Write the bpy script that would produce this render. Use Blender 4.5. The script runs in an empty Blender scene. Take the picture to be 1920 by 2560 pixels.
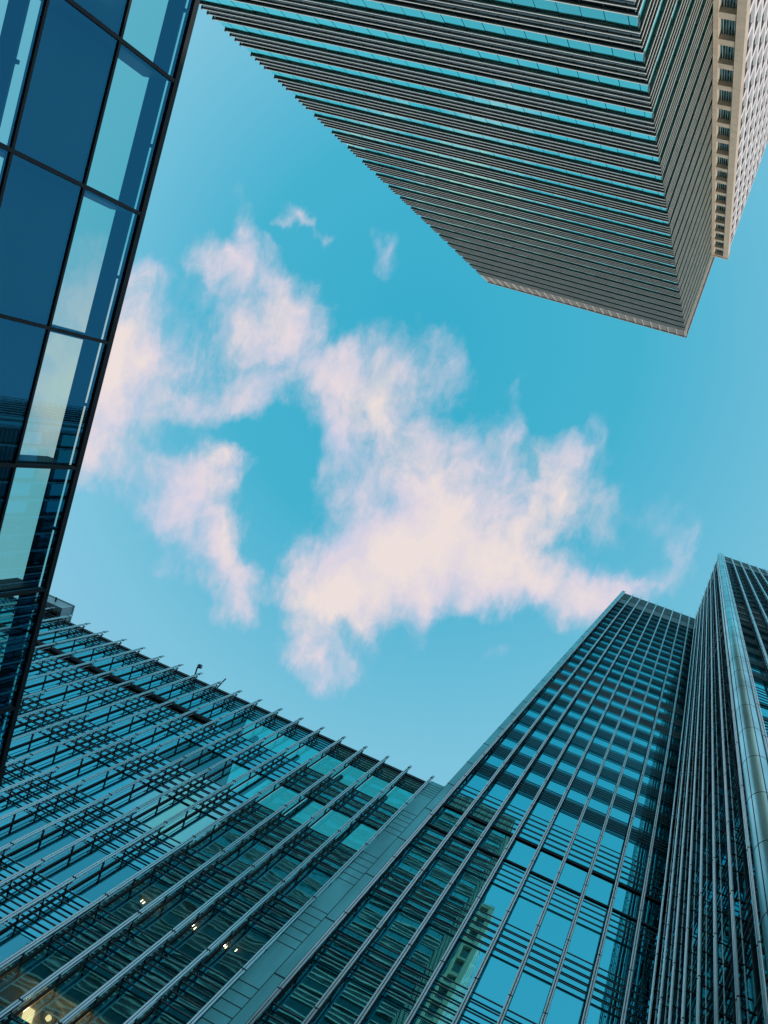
import bpy, math, random
from mathutils import Matrix, Vector
random.seed(7)
scene = bpy.context.scene
COL = scene.collection
R = math.radians
EYE = 1.6                                   # eye height; every height below is measured from the eye

# ------------------------------------------------------------------ camera
cam = bpy.data.objects.new('camera', bpy.data.cameras.new('camera'))
COL.objects.link(cam)
cam.data.sensor_fit = 'HORIZONTAL'
cam.data.sensor_width = 36.0
cam.data.lens = 36.0 * 2450.0 / 1920.0
cam.data.clip_start = 0.05
cam.data.clip_end = 6000
cr = (0.89848371, -0.30551887, 0.31525426)
cu = (-0.32712332, -0.94483490, 0.01665348)
cb = (0.29277532, -0.11808990, -0.94886111)
cam.matrix_world = Matrix(((cr[0], cu[0], cb[0], 0), (cr[1], cu[1], cb[1], 0), (cr[2], cu[2], cb[2], EYE), (0, 0, 0, 1)))
scene.camera = cam

# ------------------------------------------------------------------ light, exposure
SUN_EL, SUN_AZ = R(14), R(25)              # low evening sun, azimuth from +x towards +y
scene.view_settings.view_transform = 'Standard'
scene.view_settings.look = 'None'
scene.view_settings.exposure = 0.0
scene.view_settings.gamma = 1.0
sl = bpy.data.lights.new('sun', 'SUN')
sl.energy = 3.6
sl.angle = R(0.5)
sl.color = (1.0, 0.86, 0.74)
sun = bpy.data.objects.new('sun', sl)
COL.objects.link(sun)
sdir = Vector((math.cos(SUN_EL) * math.cos(SUN_AZ), math.cos(SUN_EL) * math.sin(SUN_AZ), math.sin(SUN_EL)))
sun.rotation_euler = sdir.to_track_quat('Z', 'Y').to_euler()

# ------------------------------------------------------------------ sky with evening cloud
# blobs of cloud on a flat layer overhead: centre (x/h, y/h), turn, half axes, weight
BLOBS = [
    (-0.44, -0.54, 0.3, 0.13, 0.08, 2.4),
        ((-0.6752, 0.0126, 1.588, 0.097, 0.0714, 0.9)), ((-0.6414, 0.0646, 1.468, 0.0904, 0.0671, 0.9)), ((-0.6572, 0.1261, 1.686, 0.0991, 0.0827, 1.0)),
    ((-0.6485, 0.1922, 2.844, 0.0612, 0.0592, 0.6)), ((-0.6696, -0.039, 3.066, 0.0448, 0.0383, 0.5)), ((-0.7218, 0.1463, 1.614, 0.1278, 0.0858, 1.0)),
    ((-0.5809, 0.0911, 2.855, 0.0653, 0.0383, 0.5)), ((-0.5869, -0.0392, 1.013, 0.0635, 0.0563, 0.75)), ((-0.5219, -0.0461, 2.851, 0.0885, 0.0684, 0.9)),
    ((-0.4983, 0.0061, 2.692, 0.1011, 0.0689, 1.1)), ((-0.5164, 0.0602, 2.62, 0.0826, 0.0317, 0.8)), ((-0.471, -0.0706, -3.096, 0.0636, 0.0422, 0.6)),
    ((-0.4616, -0.0257, 3.1, 0.0535, 0.0485, 0.6)), ((-0.5708, -0.116, 1.228, 0.0591, 0.0249, 1.1)), ((-0.5758, -0.0799, 2.999, 0.0598, 0.0466, 0.75)),
    ((-0.5153, -0.0798, 2.94, 0.0544, 0.0368, 0.5)), ((-0.6043, -0.0725, 2.969, 0.0429, 0.0314, 0.4)), ((-0.5005, -0.1491, -2.901, 0.0229, 0.0168, 0.9)),
    ((-0.4838, -0.1428, -2.73, 0.0198, 0.0121, 0.7)), ((-0.5174, -0.1387, 3.001, 0.0148, 0.0109, 0.6)), ((-0.4023, -0.1275, 1.127, 0.0274, 0.0213, 0.8)),
    ((-0.4593, -0.135, 1.131, 0.0169, 0.0129, 0.5)), ((-0.535, -0.1117, -2.942, 0.0309, 0.0152, 0.45)), ((-0.5839, 0.0256, 1.221, 0.0698, 0.043, 0.5)),
    ((-0.6003, 0.0525, 1.154, 0.0512, 0.0435, 0.4)), ((-0.7522, -0.0172, 3.036, 0.0859, 0.072, 1.4)), ((-0.7624, 0.0657, 0.833, 0.1077, 0.1019, 1.5)),
    ((-0.7545, 0.1741, 1.197, 0.1078, 0.0965, 0.9)), ((-0.5684, 0.1095, 2.846, 0.065, 0.0383, 0.5)), ((-0.5988, 0.153, 2.839, 0.0592, 0.0453, 0.45)),
    ((-0.4134, -0.0029, 0.978, 0.0486, 0.0453, 0.6)), ((-0.3708, -0.0103, 2.955, 0.0699, 0.0596, 0.75)), ((-0.32, -0.0305, 3.085, 0.0679, 0.0583, 0.8)),
    ((-0.2883, -0.055, 1.219, 0.0465, 0.0269, 0.5)), ((-0.375, 0.0432, 2.898, 0.0707, 0.0602, 0.65)), ((-0.3216, 0.0368, 2.905, 0.081, 0.0711, 0.8)),
    ((-0.3083, -0.0669, 1.205, 0.0233, 0.0151, 0.4)), ((-0.2829, 0.0864, 2.856, 0.1046, 0.1004, 1.0)), ((-0.2735, 0.1458, 1.844, 0.1019, 0.0982, 1.15)),
    ((-0.3017, 0.1931, 2.614, 0.0957, 0.078, 0.95)), ((-0.3517, 0.1791, 2.681, 0.0588, 0.0547, 0.5)), ((-0.2335, 0.1367, 1.408, 0.0822, 0.0785, 0.9)),
    ((-0.2225, 0.0457, 1.168, 0.0693, 0.0648, 0.7)), ((-0.3457, 0.231, 2.701, 0.0724, 0.0611, 0.8)), ((-0.3172, 0.2474, 2.461, 0.0783, 0.0544, 0.6)),
    ((-0.3363, 0.2931, 1.482, 0.0619, 0.0559, 0.8)), ((-0.3451, 0.3187, 1.314, 0.0496, 0.0367, 0.7)), ((-0.2967, 0.2992, 1.915, 0.0436, 0.0412, 0.7)),
    ((-0.318, 0.3298, 2.429, 0.0334, 0.0304, 0.5)), ((-0.2757, 0.2529, 1.261, 0.0361, 0.019, 0.45)), ((-0.3872, 0.2466, 1.347, 0.031, 0.0269, 0.3)),
    ((-0.2383, 0.2171, 2.436, 0.0435, 0.0353, 0.4)), ((-0.2133, -0.0025, 1.148, 0.0631, 0.0232, 0.72)), ((-0.2226, -0.0445, 1.233, 0.0285, 0.0116, 0.42)),
    ((-0.172, 0.0291, -2.848, 0.0515, 0.0509, 0.66)), ((-0.1313, 0.0107, 1.387, 0.0531, 0.0417, 0.9)), ((-0.1506, -0.0027, 2.875, 0.0336, 0.0281, 0.42)),
    ((-0.1207, -0.022, 1.232, 0.0278, 0.0137, 0.42)), ((-0.1625, 0.1011, 3.133, 0.086, 0.0632, 1.02)), ((-0.1774, 0.1473, 2.931, 0.0643, 0.0464, 0.84)),
    ((-0.1262, 0.1334, 3.038, 0.0847, 0.0515, 1.02)), ((-0.0779, 0.1305, 3.039, 0.0713, 0.0451, 0.96)), ((-0.0538, 0.1165, 2.761, 0.0488, 0.0333, 0.72)),
    ((-0.0245, 0.1055, 3.055, 0.0476, 0.0221, 0.6)), ((-0.1168, 0.06, 2.796, 0.05, 0.0449, 0.54)), ((-0.1819, 0.1644, 2.751, 0.0473, 0.0348, 0.48)),
    ((-0.0802, 0.1664, -2.588, 0.0385, 0.0285, 0.6)), ((-0.0764, 0.0509, 1.403, 0.0499, 0.0379, 0.42)), ((-0.0193, 0.0599, 1.1, 0.0462, 0.0341, 1.0)),
    ((-0.008, 0.0462, 1.24, 0.0271, 0.0114, 0.42)), ((-0.0125, 0.0864, 1.275, 0.0328, 0.0262, 0.42)), ((-0.5327, 0.1594, 2.631, 0.0783, 0.0512, 0.98)),
    ((-0.5002, 0.1264, 1.001, 0.038, 0.0278, 0.65)), ((-0.5677, 0.188, 2.805, 0.0587, 0.0516, 0.59)), ((-0.5581, 0.2359, 2.343, 0.0592, 0.058, 0.78)),
    ((-0.5158, 0.2097, 3.068, 0.0848, 0.0517, 0.91)), ((-0.4782, 0.2469, -3.11, 0.0755, 0.0523, 0.98)), ((-0.4373, 0.2767, 1.599, 0.0576, 0.048, 1.04)),
    ((-0.4235, 0.2995, 1.94, 0.0321, 0.0307, 0.78)), ((-0.5272, 0.2705, 3.042, 0.0645, 0.0394, 0.52)), ((-0.4508, 0.31, 1.411, 0.0319, 0.0281, 0.52)),
    ((-0.59, 0.2184, 2.798, 0.0448, 0.0325, 0.39)), ((-0.2465, 0.2736, 0.365, 0.0358, 0.0315, 0.35)), ((-0.224, 0.2433, 0.665, 0.0293, 0.0249, 0.35)),
    ((-0.1608, 0.2184, 2.394, 0.0299, 0.0229, 0.55)), ((-0.1486, 0.2239, 1.36, 0.0174, 0.0146, 0.3)), ((-0.4508, 0.1076, 1.231, 0.0341, 0.0258, -0.9)),
    ((-0.4335, 0.1535, 1.246, 0.0558, 0.0217, -0.9)), ((-0.4593, 0.0859, 2.681, 0.0371, 0.0137, -0.6)), ((-0.5085, 0.1569, 1.178, 0.0569, 0.0565, 0.6)),
    ((-0.4789, 0.2079, 1.274, 0.0569, 0.0457, 0.5)), ((-0.3795, 0.1999, 1.335, 0.0554, 0.0498, 0.6)), ((-0.421, 0.0258, 2.948, 0.0625, 0.0546, 0.7)),
    ((-0.3949, 0.1027, 1.242, 0.0732, 0.0362, 0.5)), ((-0.1537, 0.0678, 2.807, 0.0626, 0.0454, 0.45)), ((-0.1242, 0.0527, 1.232, 0.0393, 0.039, 0.4)),
    ((-0.3941, 0.2437, 1.45, 0.0436, 0.0404, 0.3)), ((-0.3875, 0.0736, 1.234, 0.0728, 0.0456, 0.6)), ((-0.3536, 0.1315, 1.247, 0.0666, 0.0453, 0.6)),
    ((-0.4357, 0.2092, 1.26, 0.0312, 0.0206, -0.3)), ((-0.5628, 0.2605, 3.079, 0.0437, 0.0199, -0.2)), ((-0.1733, 0.0696, 1.242, 0.0229, 0.0173, -0.3)),
    ((-0.1105, 0.0926, -3.137, 0.0278, 0.0198, -0.5)), ((-0.5616, 0.1297, 2.842, 0.0361, 0.0256, -0.25)), ((-0.2352, 0.2905, 1.299, 0.036, 0.025, -0.2)),
    ((-0.1863, 0.2128, 2.69, 0.036, 0.0291, -0.3))
]
world = bpy.data.worlds.new('World')
scene.world = world
world.use_nodes = True
nt = world.node_tree
N, L = nt.nodes, nt.links
N.clear()
def node(t, **kw):
    n = N.new(t)
    for k, v in kw.items(): setattr(n, k, v)
    return n
def vmath(op, a, b=None, scale=None):
    n = node('ShaderNodeVectorMath', operation=op)
    for i, x in enumerate((a, b)):
        if x is None: continue
        if isinstance(x, tuple): n.inputs[i].default_value = x
        else: L.new(x, n.inputs[i])
    if scale is not None:
        if isinstance(scale, (int, float)): n.inputs['Scale'].default_value = scale
        else: L.new(scale, n.inputs['Scale'])
    return n.outputs['Value'] if op in ('LENGTH', 'DOT_PRODUCT', 'DISTANCE') else n.outputs['Vector']
def fmath(op, *a, clamp=False):
    n = node('ShaderNodeMath', operation=op, use_clamp=clamp)
    for i, x in enumerate(a):
        if isinstance(x, (int, float)): n.inputs[i].default_value = x
        else: L.new(x, n.inputs[i])
    return n.outputs[0]
def noise(vec, scale, detail, rough=0.5, dist=0.0):
    n = node('ShaderNodeTexNoise', noise_dimensions='3D')
    L.new(vec, n.inputs['Vector'])
    n.inputs['Scale'].default_value = scale
    n.inputs['Detail'].default_value = detail
    n.inputs['Roughness'].default_value = rough
    n.inputs['Distortion'].default_value = dist
    return n
def ramp(fac, stops, mode='LINEAR'):
    n = node('ShaderNodeValToRGB')
    cr_ = n.color_ramp
    cr_.interpolation = mode
    while len(cr_.elements) < len(stops): cr_.elements.new(0.5)
    for e, (p, c) in zip(cr_.elements, stops):
        e.position = p
        e.color = tuple(c) + (1.0,)
    L.new(fac, n.inputs[0])
    return n.outputs['Color']
def mix(fac, a, b, blend='MIX'):
    n = node('ShaderNodeMix', data_type='RGBA', blend_type=blend)
    if isinstance(fac, (int, float)): n.inputs[0].default_value = fac
    else: L.new(fac, n.inputs[0])
    for i, x in ((6, a), (7, b)):
        if isinstance(x, tuple): n.inputs[i].default_value = x
        else: L.new(x, n.inputs[i])
    return n.outputs[2]

tc = node('ShaderNodeTexCoord')
sep = node('ShaderNodeSeparateXYZ')
L.new(tc.outputs['Generated'], sep.inputs[0])
zc = fmath('MAXIMUM', sep.outputs['Z'], 0.06)
inv = fmath('DIVIDE', 1.0, zc)
flat = vmath('MULTIPLY', tc.outputs['Generated'], (1, 1, 0))
P = vmath('SCALE', flat, scale=inv)                       # point on the cloud layer, height 1
w1 = noise(P, 7.0, 3.0, 0.55)
PS = vmath('MULTIPLY', P, (1.25, 0.68, 1))                  # wisps drawn out along the wind
w2 = noise(PS, 26.0, 4.0, 0.6)
off = vmath('ADD', vmath('SCALE', vmath('SUBTRACT', w1.outputs['Color'], (0.5, 0.5, 0.5)), scale=0.10),
            vmath('SCALE', vmath('SUBTRACT', w2.outputs['Color'], (0.5, 0.5, 0.5)), scale=0.045))
Q = vmath('MULTIPLY', vmath('ADD', P, off), (1, 1, 0))
acc = None
for bx_, by_, ang, ra, rb, w in BLOBS:
    mp = node('ShaderNodeMapping', vector_type='TEXTURE')
    L.new(Q, mp.inputs['Vector'])
    mp.inputs['Location'].default_value = (bx_, by_, 0)
    mp.inputs['Rotation'].default_value = (0, 0, ang)
    mp.inputs['Scale'].default_value = (ra, rb, 1)
    g = node('ShaderNodeTexGradient', gradient_type='SPHERICAL')
    L.new(mp.outputs[0], g.inputs[0])
    s = fmath('MULTIPLY_ADD', g.outputs['Fac'], 1.0 * w, acc if acc is not None else 0.0)
    acc = s
fb = noise(Q, 9.0, 8.0, 0.62)
fb2 = noise(PS, 30.0, 7.0, 0.66, 0.4)
tex = fmath('ADD', fmath('MULTIPLY', fmath('SUBTRACT', fb.outputs['Fac'], 0.5), 2.0), fmath('MULTIPLY', fmath('SUBTRACT', fb2.outputs['Fac'], 0.5), 1.2))
# thin cloud elsewhere in the sky, away from the big one
far = fmath('MULTIPLY', fmath('SUBTRACT', noise(P, 1.6, 5.0, 0.6).outputs['Fac'], 0.56), 1.6)
rr = vmath('LENGTH', vmath('SUBTRACT', P, (-0.3, 0.1, 0)))
farm = fmath('MULTIPLY', fmath('MAXIMUM', far, 0.0), fmath('SUBTRACT', fmath('MULTIPLY', rr, 1.4), 0.75, clamp=True))
mass = fmath('ADD', acc, farm)
gate = fmath('MULTIPLY', mass, 3.0, clamp=True)
dens0 = fmath('ADD', mass, fmath('MULTIPLY', tex, gate))
mr = node('ShaderNodeMapRange', interpolation_type='SMOOTHSTEP')
L.new(dens0, mr.inputs['Value'])
mr.inputs['From Min'].default_value = 0.13
mr.inputs['From Max'].default_value = 1.60
dens = mr.outputs['Result']
mt = node('ShaderNodeMapRange')
L.new(dens0, mt.inputs['Value'])
mt.inputs['From Min'].default_value = 0.0
mt.inputs['From Max'].default_value = 2.7
# blue of the sky: deepest a little off the zenith, paler towards the horizon
dd = vmath('LENGTH', vmath('SUBTRACT', P, (-0.33, -0.06, 0)))
blue = ramp(fmath('MULTIPLY', dd, 0.8), [(0.0, (0.042, 0.45, 0.66)), (0.18, (0.065, 0.485, 0.69)), (0.24, (0.115, 0.52, 0.73)), (0.36, (0.23, 0.60, 0.80)), (0.60, (0.36, 0.63, 0.85)), (1.0, (0.42, 0.60, 0.82))])
skyt = node('ShaderNodeTexSky', sky_type='NISHITA')
skyt.sun_disc = False
skyt.sun_elevation = SUN_EL
skyt.sun_rotation = R(90) - SUN_AZ
skyt.air_density = 1.2
skyt.dust_density = 1.5
K = 0.1                                                     # background strength
nis = mix(1.0, skyt.outputs['Color'], (0.35, 1.4, 1.05, 1), 'MULTIPLY')
base = mix(0.12, vmath('SCALE', blue, scale=1 / K), nis)
tone = fmath('ADD', mt.outputs['Result'], fmath('MULTIPLY', fmath('SUBTRACT', noise(Q, 7.0, 6.0, 0.6).outputs['Fac'], 0.47), 1.6), clamp=True)
ccol = ramp(tone, [(0.0, (0.44, 0.60, 0.80)), (0.3, (0.60, 0.62, 0.78)), (0.55, (0.74, 0.67, 0.76)), (0.82, (0.88, 0.755, 0.72))])
sky_col = mix(fmath('MULTIPLY', dens, 0.96), base, vmath('SCALE', ccol, scale=1 / K))
bg = node('ShaderNodeBackground')
bg.inputs['Strength'].default_value = K
L.new(sky_col, bg.inputs['Color'])
wo = node('ShaderNodeOutputWorld')
L.new(bg.outputs[0], wo.inputs['Surface'])

# ------------------------------------------------------------------ materials
def new_mat(name):
    m = bpy.data.materials.new(name)
    m.use_nodes = True
    m.node_tree.nodes.clear()
    return m, m.node_tree.nodes, m.node_tree.links
def tex_noise(n, l, scale, detail=4.0, stretch=None):
    t = n.new('ShaderNodeTexCoord')
    s = n.new('ShaderNodeTexNoise')
    s.inputs['Scale'].default_value = scale
    s.inputs['Detail'].default_value = detail
    if stretch:
        mp = n.new('ShaderNodeMapping')
        mp.inputs['Scale'].default_value = stretch
        l.new(t.outputs['Object'], mp.inputs[0])
        l.new(mp.outputs[0], s.inputs['Vector'])
    else:
        l.new(t.outputs['Object'], s.inputs['Vector'])
    return s
def surface(name, color, rough=0.5, metal=0.0, vary=0.25, scale=1.5, bump=0.0, stretch=None):
    m, n, l = new_mat(name)
    b = n.new('ShaderNodeBsdfPrincipled')
    o = n.new('ShaderNodeOutputMaterial')
    s = tex_noise(n, l, scale, 5.0, stretch)
    r = n.new('ShaderNodeValToRGB')
    r.color_ramp.elements[0].position = 0.3
    r.color_ramp.elements[1].position = 0.7
    r.color_ramp.elements[0].color = tuple(c * (1 - vary) for c in color) + (1,)
    r.color_ramp.elements[1].color = tuple(min(1, c * (1 + vary)) for c in color) + (1,)
    l.new(s.outputs['Fac'], r.inputs[0])
    l.new(r.outputs[0], b.inputs['Base Color'])
    b.inputs['Roughness'].default_value = rough
    b.inputs['Metallic'].default_value = metal
    if bump:
        bp = n.new('ShaderNodeBump')
        bp.inputs['Strength'].default_value = bump
        bp.inputs['Distance'].default_value = 0.02
        l.new(s.outputs['Fac'], bp.inputs['Height'])
        l.new(bp.outputs[0], b.inputs['Normal'])
    l.new(b.outputs[0], o.inputs[0])
    return m
def glass(name, tint, dark=(0.004, 0.02, 0.024), clear=0.0, clear_tint=(0.5, 0.85, 0.8), refl=0.9, wave=0.0, rough=0.0, wscale=(0.5, 0.5, 1.2), curve=None):
    """coated facade glass: a tinted mirror over a dark room, or over a clear pane"""
    m, n, l = new_mat(name)
    o = n.new('ShaderNodeOutputMaterial')
    g = n.new('ShaderNodeBsdfGlossy')
    g.inputs['Color'].default_value = tuple(tint) + (1,)
    g.inputs['Roughness'].default_value = rough
    if wave:
        s = tex_noise(n, l, 1.0, 1.5, wscale)
        bp = n.new('ShaderNodeBump')
        bp.inputs['Strength'].default_value = 1.0
        bp.inputs['Distance'].default_value = wave
        l.new(s.outputs['Fac'], bp.inputs['Height'])
        l.new(bp.outputs[0], g.inputs['Normal'])
    d = n.new('ShaderNodeBsdfDiffuse')
    d.inputs['Color'].default_value = tuple(dark) + (1,)
    under = d.outputs[0]
    if clear:
        t = n.new('ShaderNodeBsdfTransparent')
        t.inputs['Color'].default_value = tuple(clear_tint) + (1,)
        mx = n.new('ShaderNodeMixShader')
        mx.inputs[0].default_value = clear
        l.new(d.outputs[0], mx.inputs[1])
        l.new(t.outputs[0], mx.inputs[2])
        under = mx.outputs[0]
    mx2 = n.new('ShaderNodeMixShader')
    mx2.inputs[0].default_value = refl
    if curve:                                               # reflects more the flatter it is looked at
        lw = n.new('ShaderNodeLayerWeight')
        lw.inputs['Blend'].default_value = 0.5
        mrn = n.new('ShaderNodeMapRange')
        for k_, v_ in zip(('From Min', 'From Max', 'To Min', 'To Max'), curve): mrn.inputs[k_].default_value = v_
        l.new(lw.outputs['Facing'], mrn.inputs['Value'])
        l.new(mrn.outputs[0], mx2.inputs[0])
    l.new(under, mx2.inputs[1])
    l.new(g.outputs[0], mx2.inputs[2])
    l.new(mx2.outputs[0], o.inputs[0])
    return m
def emit(name, color, k):
    m, n, l = new_mat(name)
    e = n.new('ShaderNodeEmission')
    e.inputs['Color'].default_value = tuple(color) + (1,)
    e.inputs['Strength'].default_value = k
    o = n.new('ShaderNodeOutputMaterial')
    l.new(e.outputs[0], o.inputs[0])
    return m
M = dict(
    tower_glass=glass('tower_glass', (0.11, 0.62, 0.71), refl=0.95, wave=0.0012, rough=0.015),
    block_glass=glass('block_glass', (0.105, 0.56, 0.65), refl=0.95, wave=0.003, rough=0.022, wscale=(0.7, 0.7, 0.9)),
    block_clear=glass('block_clear', (0.105, 0.56, 0.65), clear=0.9, clear_tint=(0.10, 0.80, 0.76), refl=0.45, wave=0.003, rough=0.022, wscale=(0.7, 0.7, 0.9)),
    span_glass=glass('span_glass', (0.12, 0.55, 0.66), dark=(0.006, 0.03, 0.035), refl=0.30, wave=0.0012, rough=0.015),
    lobby_glass=glass('lobby_glass', (0.105, 0.56, 0.65), clear=0.9, clear_tint=(0.80, 0.85, 0.60), refl=0.66, wave=0.003, rough=0.022, wscale=(0.7, 0.7, 0.9)),
    louvre_glass=glass('louvre_glass', (0.36, 0.95, 0.90), wave=0.002, curve=(0.46, 0.70, 0.08, 0.95)),
    screen_glass=glass('screen_glass', (0.05, 0.34, 0.55), clear=1.0, clear_tint=(0.66, 1.0, 0.86), refl=0.36),
    stone_glass=glass('stone_glass', (0.25, 0.42, 0.46), refl=0.5, wave=0.004),
    silver=surface('silver_metal', (0.80, 0.98, 0.98), 0.30, 0.75, 0.04, 1.0),
    blade=surface('blade_metal', (0.13, 0.18, 0.19), 0.40, 0.6, 0.15, 3.0),
    dark=surface('dark_metal', (0.006, 0.010, 0.013), 0.7, 0.0, 0.3, 2.0),
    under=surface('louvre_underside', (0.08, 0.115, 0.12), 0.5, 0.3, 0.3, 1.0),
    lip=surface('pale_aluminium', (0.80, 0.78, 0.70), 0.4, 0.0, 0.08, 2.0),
    clad=surface('teal_cladding', (0.19, 0.72, 0.75), 0.40, 0.3, 0.22, 0.8, 0.0, (1.5, 1.5, 0.25)),
    column=surface('column_cladding', (0.44, 0.78, 0.78), 0.30, 0.9, 0.28, 0.7, 0.0, (1.5, 1.5, 0.25)),
    crown=surface('crown_panel', (0.07, 0.14, 0.14), 0.5, 0.4, 0.25, 0.8, 0.0, (0.4, 0.4, 3.0)),
    crown2=surface('crown_louvre', (0.18, 0.34, 0.34), 0.45, 0.4, 0.3, 1.0, 0.0, (0.3, 0.3, 6.0)),
    mech=surface('plant_floor_panel', (0.05, 0.10, 0.10), 0.5, 0.3, 0.25, 1.0),
    stone=surface('beige_stone', (0.46, 0.37, 0.29), 0.75, 0.0, 0.12, 1.2, 0.15),
    white=surface('white_panel', (0.66, 0.61, 0.62), 0.6, 0.0, 0.08, 1.0),
    mesh=surface('crown_mesh', (0.40, 0.36, 0.31), 0.6, 0.0, 0.2, 2.0),
    wall=surface('dark_wall', (0.010, 0.018, 0.020), 0.7, 0.0, 0.3, 0.6),
    back=surface('spandrel_backing', (0.008, 0.022, 0.045), 0.6, 0.0, 0.2, 0.6),
    ceil=surface('warm_ceiling', (0.65, 0.55, 0.38), 0.7, 0.0, 0.1, 1.0),
    room=surface('room_wall', (0.10, 0.11, 0.10), 0.8, 0.0, 0.2, 1.0),
    grey=surface('grey_sheet', (0.45, 0.72, 0.75), 0.5, 0.2, 0.12, 1.5),
    pave=surface('paving', (0.16, 0.16, 0.155), 0.85, 0.0, 0.25, 0.4, 0.2),
    lamp=emit('warm_lamp', (1.0, 0.84, 0.55), 3.2),
    dot=emit('downlight_lamp', (1.0, 0.95, 0.72), 12.0),
)

# ------------------------------------------------------------------ mesh helpers
class Frame:
    """a facade: s along it, d outwards from it, z up (heights from the eye)"""
    def __init__(self, o, t, n, root):
        self.o, self.t, self.n, self.r = o, t, n, root
    def __call__(self, s, d, z):
        return (self.o[0] + s * self.t[0] + d * self.n[0] - self.r[0],
                self.o[1] + s * self.t[1] + d * self.n[1] - self.r[1], z + EYE - self.r[2])
class MB:
    def __init__(self): self.v, self.f, self.mi, self.sm = [], [], [], []
    def face(self, idx, m=0, smooth=False):
        self.f.append(idx); self.mi.append(m); self.sm.append(smooth)
    def box(self, F, s0, s1, d0, d1, z0, z1, m=0):
        b = len(self.v)
        for z in (z0, z1):
            for s, d in ((s0, d0), (s1, d0), (s1, d1), (s0, d1)): self.v.append(F(s, d, z))
        for q in ((3, 2, 1, 0), (4, 5, 6, 7), (0, 1, 5, 4), (1, 2, 6, 5), (2, 3, 7, 6), (3, 0, 4, 7)):
            self.face([b + i for i in q], m)
        return self
    def quad(self, pts, m=0):
        b = len(self.v); self.v += pts; self.face([b, b + 1, b + 2, b + 3], m); return self
    def tube(self, F, s, d, z0, z1, r, n=8, m=0):
        b = len(self.v)
        for z in (z0, z1):
            for i in range(n):
                a = 2 * math.pi * i / n
                self.v.append(F(s + r * math.cos(a), d + r * math.sin(a), z))
        for i in range(n):
            j = (i + 1) % n
            self.face([b + i, b + j, b + n + j, b + n + i], m, True)
        self.face([b + i for i in range(n)][::-1], m); self.face([b + n + i for i in range(n)], m)
        return self
    def bar(self, p, q, r, n=6, m=0):
        p, q = Vector(p), Vector(q)
        a = (q - p).normalized(); x = a.orthogonal().normalized(); y = a.cross(x)
        b = len(self.v)
        for c in (p, q):
            for i in range(n):
                t = 2 * math.pi * i / n
                self.v.append(tuple(c + x * r * math.cos(t) + y * r * math.sin(t)))
        for i in range(n):
            j = (i + 1) % n
            self.face([b + i, b + j, b + n + j, b + n + i], m, True)
        self.face([b + i for i in range(n)][::-1], m); self.face([b + n + i for i in range(n)], m)
        return self
    def build(self, name, mats, parent=None, loc=(0, 0, 0), weld=False):
        me = bpy.data.meshes.new(name)
        # undrawn edges added to join separate bracket pieces, which share no vertices
        me.from_pydata(self.v, [(i, i + 8) for i in range(0, len(self.v) - 8, 8)] if weld else [], self.f)
        for k in (mats if isinstance(mats, (list, tuple)) else [mats]): me.materials.append(M[k])
        me.polygons.foreach_set('material_index', self.mi)
        me.polygons.foreach_set('use_smooth', self.sm)
        me.update()
        import bmesh
        bm = bmesh.new(); bm.from_mesh(me); bmesh.ops.recalc_face_normals(bm, faces=bm.faces); bm.to_mesh(me); bm.free()
        o = bpy.data.objects.new(name, me)
        COL.objects.link(o)
        o.location = loc
        if parent: o.parent = parent
        return o
def thing(name, label, cat, loc, group=None):
    o = bpy.data.objects.new(name, None)
    COL.objects.link(o)
    o.location = loc
    o['label'] = label; o['category'] = cat
    if group: o['group'] = group
    return o
def dup(o, parent, off):
    """copy one part and its sub-parts, moved by off"""
    c = o.copy(); COL.objects.link(c); c.parent = parent
    c.location = Vector(o.location) + Vector(off)
    for ch in o.children:
        k = ch.copy(); COL.objects.link(k); k.parent = c
    return c
def stuff(o): o['kind'] = 'stuff'; return o

# ------------------------------------------------------------------ curtain wall shared by the three glass blocks
GD = -0.45                                                 # glass plane behind the fin plane
def blade_rows(z0, z1, n): return [z0 + (z1 - z0) * (i + 0.5) / n for i in range(n)]
def fin_set(F, root, spots, z0, z1, zones, lattice=True, brk=True):
    """first fin is modelled, the others are copies"""
    s0 = spots[0]
    mb = MB().box(F, s0 - 0.03, s0 + 0.03, GD - 0.02, GD + 0.04, z0, z1 - 0.5)
    fin = mb.build('fin', 'dark', root)
    tb = MB()
    tb.box(F, s0 - 0.02, s0 + 0.02, -0.055, -0.04, z0, z1 - 0.02, 1)
    for q in (-0.04, 0.04): tb.tube(F, s0 + q, -0.04, z0, z1, 0.032, 8)
    tb.tube(F, s0, -0.22, z0, z1 - 0.4, 0.016, 6)
    for a, b, kind in zones:                                # dark joints in the tubes
        if kind == 'louvre':
            for q in (-0.04, 0.04): tb.tube(F, s0 + q, -0.04, b - 0.03, b + 0.03, 0.037, 8, 1)
    tb.build('tube', ['silver', 'dark'], fin)
    br = MB()
    for a, b, kind in zones:
        if kind != 'louvre': continue
        rows = blade_rows(a, b, 5)
        for z in rows[::2]: br.box(F, s0 - 0.018, s0 + 0.018, GD + 0.06, -0.07, z - 0.03, z + 0.02)
        if lattice:
            br.box(F, s0 - 0.012, s0 + 0.012, -0.20, -0.17, a, b)
        br.box(F, s0 - 0.02, s0 + 0.02, GD + 0.06, -0.07, (a - 1.0) - 0.03, (a - 1.0) + 0.05)
    if br.v: br.build('truss', 'dark', fin, weld=True)  # loose brackets of one fin, joined only by added edges that draw nothing
    for s in spots[1:]:
        dup(fin, root, ((s - s0) * F.t[0], (s - s0) * F.t[1], 0))
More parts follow.
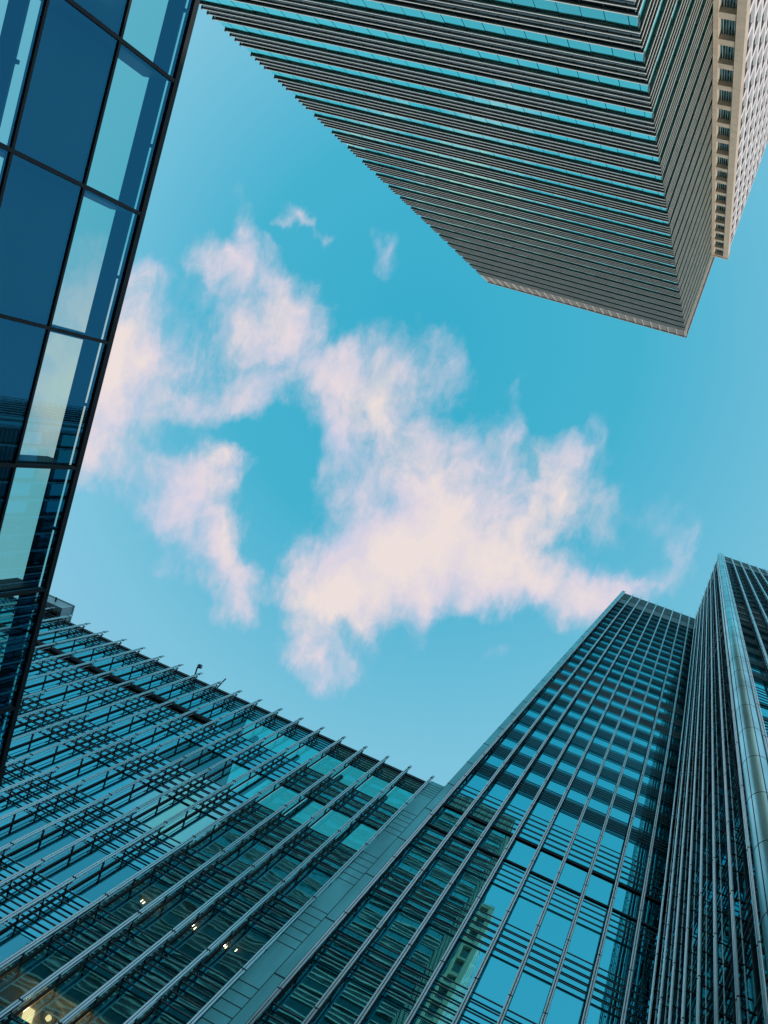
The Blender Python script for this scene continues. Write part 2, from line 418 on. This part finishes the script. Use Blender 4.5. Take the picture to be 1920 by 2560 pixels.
def louvre_zones(F, root, s0, s1, zones, rows=5):
    for a, b, kind in zones:
        if kind == 'louvre':
            mb = MB()
            for z in blade_rows(a, b, rows): mb.box(F, s0, s1, GD + 0.09, GD + 0.135, z - 0.02, z + 0.02)
            mb.build('louvre_band', 'blade', root)
            MB().box(F, s0, s1, GD - 0.10, GD, a, b).build('spandrel_panel', SPAN.get((a, b), PANE), root)
        elif kind == 'beam':
            MB().box(F, s0, s1, GD + 0.02, GD + 0.05, a, b - 0.12).build('transom', 'dark', root)
        elif kind == 'crown':
            mb = MB().box(F, s0, s1, GD - 0.10, GD + 0.10, a, b - (b - a) * 0.6)
            mb.box(F, s0, s1, GD - 0.10, GD + 0.06, b - (b - a) * 0.6, b, 1)
            for i in range(16):
                z = a + (b - a) * (0.42 + 0.57 * i / 15)
                mb.box(F, s0, s1, GD + 0.06, GD + 0.16, z - 0.06, z + 0.06, 1)
            mb.build('crown', ['crown', 'crown2'], root)
def panes(F, root, bays, zones, budget, clear=None, tilt=0.0035):
    """one window per bay and floor; the nearest up to the budget are parts of their own, the rest one mesh"""
    cells = []
    for a, b, kind in zones:
        if kind == 'glass':
            for (s0, s1) in bays: cells.append((a, b, s0, s1))
    cells.sort(key=lambda c: c[0])
    cells = [c for c in cells if c[1] > LOW] + [c for c in cells if c[1] <= LOW]
    rest = MB(); rest_c = MB(); rest_l = MB()
    for i, (a, b, s0, s1) in enumerate(cells):
        mb = MB() if i < budget else rest
        is_clear = clear and clear(a, (s0 + s1) / 2)
        if i >= budget and is_clear: mb = rest_c if a > 30 else rest_l
        tx, tz = random.uniform(-tilt, tilt), random.uniform(-tilt, tilt)
        p = []
        for (s, z, u, v) in ((s0, a, -1, -1), (s1, a, 1, -1), (s1, b, 1, 1), (s0, b, -1, 1)):
            p.append((s, GD - 0.02 + u * tx * (s1 - s0) / 2 + v * tz * (b - a) / 2, z))
        if is_clear:
            mb.quad([F(*q) for q in p])
        else:
            k = len(mb.v)
            mb.v += [F(*q) for q in p] + [F(q[0], q[1] - 0.04, q[2]) for q in p]
            for q in ((0, 1, 2, 3), (7, 6, 5, 4), (0, 4, 5, 1), (1, 5, 6, 2), (2, 6, 7, 3), (3, 7, 4, 0)): mb.face([k + j for j in q])
        if i < budget: mb.build('window', ('block_clear' if a > 30 else 'lobby_glass') if is_clear else PANE, root)
    if rest.v: stuff(rest.build('window', PANE, root))
    if rest_c.v: stuff(rest_c.build('window', 'block_clear', root))
    if rest_l.v: stuff(rest_l.build('window', 'lobby_glass', root))

# ------------------------------------------------------------------ ground
g = MB()
W0 = Frame((0, 0), (1, 0), (0, 1), (0, 0, 0))
g.quad([(-2500, -2500, 0), (2500, -2500, 0), (2500, 2500, 0), (-2500, 2500, 0)])
go = g.build('ground', 'pave'); go['kind'] = 'structure'

SPAN = {}
FP = 17.05                                                  # fin plane of the low block and of the tower beside it
PODIUM = []
for k in range(0, 8):
    z = 38.7 - 5.35 * k
    PODIUM += [(z, z + 2.74, 'louvre'), (z + 2.74, z + 5.35, 'glass')]

# ------------------------------------------------------------------ low glass block
PANE = 'block_glass'; LOW = 17.0
r = (-20.0, 20.0, 0.0)
low = thing('office_block', 'low glass block with open steel fins, its roof edge ending against the tall tower', 'office building', r, 'glass office blocks with vertical steel fins')
F = Frame((0, FP), (1, 0), (0, -1), r)
LX0, LX1, OPEN_X = -46.0, -7.62, -17.6
zl = PODIUM + [(44.05, 45.6, 'louvre')]
spots = [LX1 - 1.2175 * k for k in range(31)]
fin_set(F, low, spots, 0.0, 45.95, zl)
louvre_zones(F, low, LX0, LX1, zl)
for z in (41.2,): MB().box(F, LX0, OPEN_X, GD, GD + 0.16, z, z + 0.26).build('transom', 'dark', low)
bays = [(spots[k + 1] + 0.05, spots[k] - 0.05) for k in range(30)]
panes(F, low, bays, zl, 100, clear=lambda a, s: s > OPEN_X and (a > 35 or a < 26))
mb = MB().box(F, LX0, OPEN_X, GD - 25, GD - 0.2, -EYE, 45.4)
mb.box(F, OPEN_X, LX1 + 0.8, GD - 25, GD - 7.0, -EYE, 45.0)
mb.build('wall', 'wall', low)
for k in range(1, 8): MB().box(F, OPEN_X, LX1 + 0.8, GD - 7.0, GD - 0.2, 38.8 - 5.35 * k, 41.2 - 5.35 * k).build('floor_slab', 'room', low)
for s in (-9.4, -11.85, -14.3, -16.7): MB().tube(F, s, GD - 1.3, 35.4, 45.2, 0.13, 10).build('pillar', 'dark', low)
MB().box(F, LX0, LX1 + 0.7, GD - 0.3, GD + 0.08, 45.5, 45.75).build('roof_edge', 'dark', low)
# smooth metal pier where the block meets the tower, jointed at every louvre band
mb = MB().box(F, LX1 + 0.07, -6.88, GD, -0.14, -EYE, 45.5)
mb.box(F, -6.90, -6.87, GD, -0.12, -EYE, 45.5, 1)
for a, b, kind in zl:
    if kind == 'louvre':
        for i in range(6):
            z = (a + (b - a) * i / 5) / 1.0134
            mb.box(F, LX1 + 0.07, -6.88, -0.20, -0.135, z - 0.02, z + 0.02, 1)
mb.build('metal_pier', ['clad', 'dark'], low)
# lamps in the ceilings of the two lower floors
for ux, uy in [(-0.4461, 0.6585), (-0.4429, 0.6595), (-0.4344, 0.6575), (-0.4263, 0.6613), (-0.3869, 0.6552), (-0.3753, 0.6551), (-0.3718, 0.6574), (-0.3312, 0.6584), (-0.3286, 0.6597), (-0.3160, 0.6573)]:
    h = 27.95
    MB().tube(F, ux * h, FP - uy * h, h - 0.03, h + 0.1, 0.017, 10).build('ceiling_light', 'dot', low)
# lit lobby ceiling
MB().box(F, -15.0, -8.6, GD - 6.5, GD - 0.5, 22.0, 22.15).build('lobby_ceiling', 'ceil', low)
MB().box(F, -12.15, -11.85, GD - 1.85, GD - 1.30, 21.93, 22.0).build('ceiling_light', 'lamp', low)

# ------------------------------------------------------------------ chandelier under the lobby ceiling
cz = 21.6
r = (-11.2, 18.45, cz + EYE)
ch = thing('chandelier', 'warm starburst chandelier with a glowing globe behind the lowest window of the low block', 'lamp', r)
Fc = Frame((r[0], r[1]), (1, 0), (0, 1), r)
MB().tube(Fc, 0, 0, cz - 0.03, cz + 0.05, 0.075, 16).build('globe', 'lamp', ch)
mb = MB()
for i in range(28):
    a = 2 * math.pi * i / 28
    mb.bar((0.10 * math.cos(a), 0.10 * math.sin(a), 0.02), (0.30 * math.cos(a), 0.30 * math.sin(a), 0.05), 0.011, 5)
mb.build('rays', 'dark', ch)
MB().tube(Fc, 0, 0, cz + 0.05, cz + 0.41, 0.012, 6).build('stem', 'dark', ch)
pl = bpy.data.lights.new('chandelier_light', 'POINT')
pl.energy = 30.0
pl.color = (1.0, 0.74, 0.36)
pl.shadow_soft_size = 0.08
po = bpy.data.objects.new('chandelier_light', pl)
COL.objects.link(po)
po.parent = ch
po.location = (0, 0, -0.14)

# ------------------------------------------------------------------ things on the low block's roof
r = (-31.5, 17.6, 45.75 + EYE)
rb = thing('roof_cabin', 'small grey box overhanging the far roof corner of the low block', 'roof cabin', r)
Fr = Frame((r[0], r[1]), (1, 0), (0, -1), r)
mb = MB().box(Fr, -1.5, 1.15, -1.6, 0.6, 46.1, 47.1)
mb.box(Fr, -1.55, 1.20, -1.66, 0.65, 47.1, 47.18)
mb.build('cabin_shell', 'grey', rb)
MB().box(Fr, -1.3, 1.15, -1.5, 0.3, 45.75, 46.1).build('cabin_base', 'dark', rb)
MB().box(Fr, 0.2, 0.28, 0.61, 0.85, 46.6, 46.66).build('hook', 'dark', rb)
r = (-21.3, 17.2, 45.75 + EYE)
fl = thing('floodlight', 'small dark floodlight on a bracket at the roof edge of the low block', 'floodlight', r)
Fr = Frame((r[0], r[1]), (1, 0), (0, -1), r)
MB().box(Fr, -0.03, 0.03, -0.3, 0.35, 45.78, 45.84).box(Fr, -0.03, 0.03, 0.29, 0.35, 45.84, 46.1).build('bracket', 'dark', fl)
MB().box(Fr, -0.16, 0.06, 0.22, 0.40, 46.1, 46.26).build('lamp_housing', 'grey', fl)
MB().box(Fr, -0.13, 0.03, 0.39, 0.42, 46.12, 46.24).build('lamp_glass', 'stone_glass', fl)
r = (-19.95, 17.2, 45.75 + EYE)
an = thing('roof_rod', 'short dark rod sticking out over the roof edge between two fins of the low block', 'rod', r)
Fr = Frame((r[0], r[1]), (1, 0), (0, -1), r)
MB().bar(Fr(-0.10, -0.6, 45.8), Fr(0.14, 0.20, 46.4), 0.035, 8).build('rod', 'dark', an)
MB().box(Fr, -0.3, 0.0, -0.9, -0.4, 45.75, 45.85).build('rod_foot', 'dark', an)

# ------------------------------------------------------------------ tall tower beside it
PANE = 'tower_glass'; LOW = 30.0
zt = list(PODIUM) + [(44.05, 44.32, 'beam'), (41.2, 41.44, 'beam'), (44.32, 47.7, 'louvre'), (47.7, 49.96, 'glass')]
for j in range(21):
    z = 49.96 + 4.053 * j
    zt += [(z, z + 2.05, 'louvre'), (z + 2.05, z + 4.053, 'glass')]
    SPAN[(z, z + 2.05)] = 'span_glass'
    if j in (6, 7, 8): SPAN[(z, z + 2.05)] = 'mech'
zt += [(135.07, 146.6, 'crown')]
r = (-1.5, 20.0, 0.0)
mid = thing('office_tower', 'tall narrow glass tower joined to the low block, pale metal strip up its corner', 'office tower', r, 'glass office blocks with vertical steel fins')
F = Frame((0, FP), (1, 0), (0, -1), r)
sp = [-6.42 + 1.187 * k for k in range(9)]
fin_set(F, mid, sp, 0.0, 147.0, zt, lattice=False)
louvre_zones(F, mid, -6.5, 4.05, zt)
edges = sp + [4.05]
bays = [(edges[k] + 0.05, edges[k + 1] - 0.05) for k in range(9)]
panes(F, mid, bays, zt, 100)
mb = MB().box(F, -6.8, 4.04, GD - 0.8, GD - 0.15, -EYE, 146.4)
mb.box(F, -6.8, 4.0, GD - 25, GD - 0.85, -EYE, 146.0)
mb.build('wall', 'wall', mid)
mb = MB().box(F, -6.86, -6.53, GD - 0.1, -0.08, -EYE, 147.0)
z = 2.0
while z < 147:
    mb.box(F, -6.87, -6.52, -0.12, -0.07, z - 0.03, z + 0.03, 1); z += 4.0
mb.build('metal_strip', ['clad', 'dark'], mid)

# ------------------------------------------------------------------ right tower
r = (18.0, 20.0, 0.0)
rt = thing('office_tower', 'glass tower at the right edge with a round metal column at its corner', 'office tower', r, 'glass office blocks with vertical steel fins')
CX, CY, CR = 4.18, 7.74, 0.43
F = Frame((3.65, 0), (0, 1), (-1, 0), r)
sp = [7.90 + 1.18 * k for k in range(8)]
fin_set(F, rt, sp, 0.0, 147.0, zt, lattice=False)
louvre_zones(F, rt, 7.95, 17.0, zt)
edges = sp + [17.3]
panes(F, rt, [(edges[k] + 0.05, edges[k + 1] - 0.05) for k in range(8)], zt, 45)
F2 = Frame((0, 7.26), (1, 0), (0, -1), r)
sp = [4.45 + 1.14 * k for k in range(9)]
LOW = 40.0
fin_set(F2, rt, sp, 0.0, 147.0, zt, lattice=False)
louvre_zones(F2, rt, 4.5, 14.0, zt)
panes(F2, rt, [(sp[k] + 0.05, sp[k + 1] - 0.05) for k in range(8)], zt, 45)
MB().box(F2, 4.35, 14.0, -30, GD - 0.2, -EYE, 146.4).build('wall', 'wall', rt)
Fc = Frame((CX, CY), (1, 0), (0, 1), r)
mb = MB().tube(Fc, 0, 0, -EYE, 147.2, CR, 28)
z = 1.0
while z < 147:
    mb.tube(Fc, 0, 0, z - 0.02, z + 0.02, CR + 0.006, 28, 1)
    z += 4.0
for a in (R(205), R(262)):
    mb.box(Fc, CR * math.cos(a) - 0.012, CR * math.cos(a) + 0.012, CR * math.sin(a) - 0.012, CR * math.sin(a) + 0.012, -EYE, 147.1, 1)
mb.build('corner_column', ['column', 'dark'], rt)

# ------------------------------------------------------------------ louvred tower, upper right
r = (-25.0, -40.0, 0.0)
lt = thing('office_tower', 'huge tower wrapped in thin horizontal louvres with ribbons of window between them', 'office tower', r)
BX0, BX1, BY = -40.15, -10.2, -19.85
F = Frame((0, BY), (1, 0), (0, 1), r)                       # main face
S = Frame((BX1, 0), (0, -1), (1, 0), r)                     # side face, s = -y
D = 0.14
def blades(FR, s0, s1, base, grid0, ends):
    mb = MB()
    for k, z in enumerate((base + 1.75, base + 2.50, base + 3.25, base + 4.0)):
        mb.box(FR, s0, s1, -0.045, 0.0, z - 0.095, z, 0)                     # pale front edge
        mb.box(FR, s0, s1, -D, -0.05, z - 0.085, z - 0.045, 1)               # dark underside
        s = grid0
        while s < s1 - 0.1:
            if s > s0 + 0.05: mb.box(FR, s - 0.03, s + 0.03, -D, -0.05, z - 0.16, z - 0.09, 2)
            s += 1.19
        if ends:
            mb.box(FR, s0 - 0.04, s0 + 0.0, -D - 0.25, 0.02, z - 0.16, z + 0.02, 2)
            mb.box(FR, s0 - 0.32, s0 - 0.04, -D - 0.25, -D - 0.19, z - 0.16, z - 0.02, 2)
    return mb
cells = []
FLOORS = list(range(-9, 22))
for k in FLOORS:
    base = 51.07 + 4.0 * k
    blades(F, BX0, BX1, base, -39.31, True).build('louvre_band', ['lip', 'under', 'dark'], lt)
    blades(S, 19.93, 34.0, base, 20.3, False).build('louvre_band', ['lip', 'under', 'dark'], lt)
    s = -39.31
    cells.append((base, F, BX0 + 0.1, s - 0.02))
    while s < BX1 - 0.3:
        cells.append((base, F, s + 0.02, min(s + 1.17, BX1 - D))); s += 1.19
    s = 20.3
    while s < 33:
        cells.append((base, S, s + 0.02, s + 1.17)); s += 1.19
vis = [c for c in cells if c[1] is F and c[0] > 49 and (c[0] < 60.5)]
vis += [c for c in cells if c[1] is F and 60.5 < c[0] < 65]
vis = vis[:100]
rest = MB()
for c in cells:
    base, FR, s0, s1 = c
    own = c in vis
    mb = MB() if own else rest
    e, q_ = random.uniform(-0.006, 0.006), random.uniform(-0.006, 0.006)
    c8 = [FR(s, d + (e if s == s0 else -e) + (q_ if z == base - 0.05 else -q_), z) for z in (base - 0.05, base + 1.66) for s, d in ((s0, -D - 0.05), (s1, -D - 0.05), (s1, -D), (s0, -D))]
    k0 = len(mb.v); mb.v += c8
    for q in ((3, 2, 1, 0), (4, 5, 6, 7), (0, 1, 5, 4), (1, 2, 6, 5), (2, 3, 7, 6), (3, 0, 4, 7)): mb.face([k0 + i for i in q])
    if own: mb.build('window', 'louvre_glass', lt)
stuff(rest.build('window', 'louvre_glass', lt))
MB().box(F, BX0 + 0.03, BX1 - D - 0.06, -45, -D - 0.07, -EYE, 143.9).build('wall', 'under', lt)
# pale screen round the top
mb = MB().box(F, BX0, BX1, -0.30, -0.20, 139.2, 144.2).box(S, 20.06, 40, -0.30, -0.20, 139.2, 144.2)
for i in range(14):
    z = 139.3 + i * 0.35
    mb.box(F, BX0, BX1, -0.20, -0.12, z, z + 0.17); mb.box(S, 19.97, 40, -0.20, -0.12, z, z + 0.17)
s = BX0
while s < BX1:
    mb.box(F, s, s + 0.10, -0.12, -0.04, 139.2, 144.2); s += 1.19
mb.box(F, BX0 - 0.05, BX1 + 0.05, -0.4, 0.04, 144.2, 144.5); mb.box(S, 19.9, 40, -0.4, 0.05, 144.2, 144.5)
mb.build('roof_screen', ['mesh'], lt)

# ------------------------------------------------------------------ beige stone building behind its corner
r = (-9.0, -45.0, 0.0)
bb = thing('stone_building', 'beige stone building behind the louvred tower, white lattice of piers on its side', 'office building', r)
F = Frame((0, -30.0), (1, 0), (0, 1), r)
X0, X1, XT = -10.16, -8.0, 137.3
mb = MB()
mb.box(F, X0, -9.80, -0.8, 0, -EYE, XT).box(F, -8.62, X1, -0.8, 0, -EYE, XT)
k = 0
z = 4.9
while z < XT:
    mb.box(F, -9.80, -8.62, -0.8, -0.04, z - 0.62, min(z + 0.28, XT))
    z += 4.0
mb.box(F, X0 - 0.04, X1 + 0.03, -0.9, 0.05, XT - 0.5, XT)
mb.build('stone_front', 'stone', bb)
z = 4.9 + 0.28
while z < XT - 3:
    if z > 48:
        w = MB().box(F, -9.80, -8.62, -0.5, -0.42, z, z + 3.1)
        for i in range(7):
            s = -9.78 + 1.16 * i / 6
            w.box(F, s - 0.012, s + 0.012, -0.42, -0.38, z, z + 3.1, 1)
        w.box(F, -9.80, -8.62, -0.42, -0.36, z + 0.35, z + 0.43, 1)
        w.build('window', ['stone_glass', 'silver'], bb)
    z += 4.0
G = Frame((X1, 0), (0, -1), (1, 0), r)
MB().box(G, 30.85, 62, -2.1, -0.55, -EYE, XT - 0.3).build('wall', 'wall', bb)
s = 31.2
while s < 62:
    MB().box(G, s, s + 0.40, -0.52, -0.26, -EYE, XT - 0.6).build('pier', 'white', bb); s += 1.9
MB().box(G, 30.85, 62, -0.56, -0.24, XT - 0.6, XT).build('roof_edge', 'white', bb)
z = 4.6
while z < XT:
    if z > 40: MB().box(G, 30.85, 62, -0.52, -0.38, z - 0.55, min(z + 0.45, XT - 0.6)).build('floor_band', 'white', bb)
    if 40 < z < XT - 3: MB().box(G, 30.9, 62, -0.54, -0.50, z + 0.5, z + 3.4).build('window_band', 'stone_glass', bb)
    z += 4.0

# ------------------------------------------------------------------ glass screen building, left
r = (-20.0, 0.0, 0.0)
lb = thing('glass_building', 'blue glass building on the left edge with dark frames and see-through top panes', 'office building', r)
q = math.hypot(1, 0.0301)
F = Frame((-18.5, 0), (0.0301 / q, 1 / q), (1 / q, -0.0301 / q), r)
ROWS = [26.62, 23.55, 20.55, 17.5, 14.4, 11.3, 8.2, 5.1, 2.0, -1.0]
VS = [-6.89 - 4.075 * 4 + 4.075 * k for k in range(10)] 
S0, S1 = VS[0], 16.6
VS = [v for v in VS if v < S1] 
for v in VS + [S1]: MB().box(F, v - 0.055, v + 0.055, -0.14, 0.05, -EYE, 26.4).build('mullion', 'dark', lb)
for h in ROWS[1:]: MB().box(F, S0, S1, -0.12, 0.044, h - 0.05, h + 0.05).build('transom', 'dark', lb)
MB().box(F, S0, S1 + 0.06, -0.16, 0.06, 26.38, 26.62).build('roof_edge', 'dark', lb)
ends = VS + [S1]
for i in range(len(ROWS) - 1):
    for a, b in zip(ends[:-1], ends[1:]):
        w = MB()
        w.quad([F(a + 0.05, 0, ROWS[i + 1] + 0.05), F(b - 0.05, 0, ROWS[i + 1] + 0.05), F(b - 0.05, 0, ROWS[i] - 0.05), F(a + 0.05, 0, ROWS[i] - 0.05)])
        w.build('window', 'screen_glass', lb)
for top in (26.3, 20.2):
    led = MB().box(F, S0, S1, -0.75, -0.17, top - 0.07, top).build('ledge', 'back', lb)
    for v in VS + [v + 2.04 for v in VS]: MB().box(F, v - 0.05, v + 0.05, -0.20, -0.05, top - 0.09, top).build('ledge_arm', 'dark', led)
for v in VS: MB().box(F, v - 0.10, v + 0.10, -0.95, -0.17, -EYE, 26.2).build('post', 'back', lb)
for a, b in ((21.7, 24.85), (-EYE, 18.4)):
    MB().box(F, S0, S1, -1.2, -0.96, a, b).build('backing_panel', 'back', lb)
MB().box(F, S0, S1 - 0.2, -14, -1.3, -EYE, 16.8).build('wall', 'wall', lb)
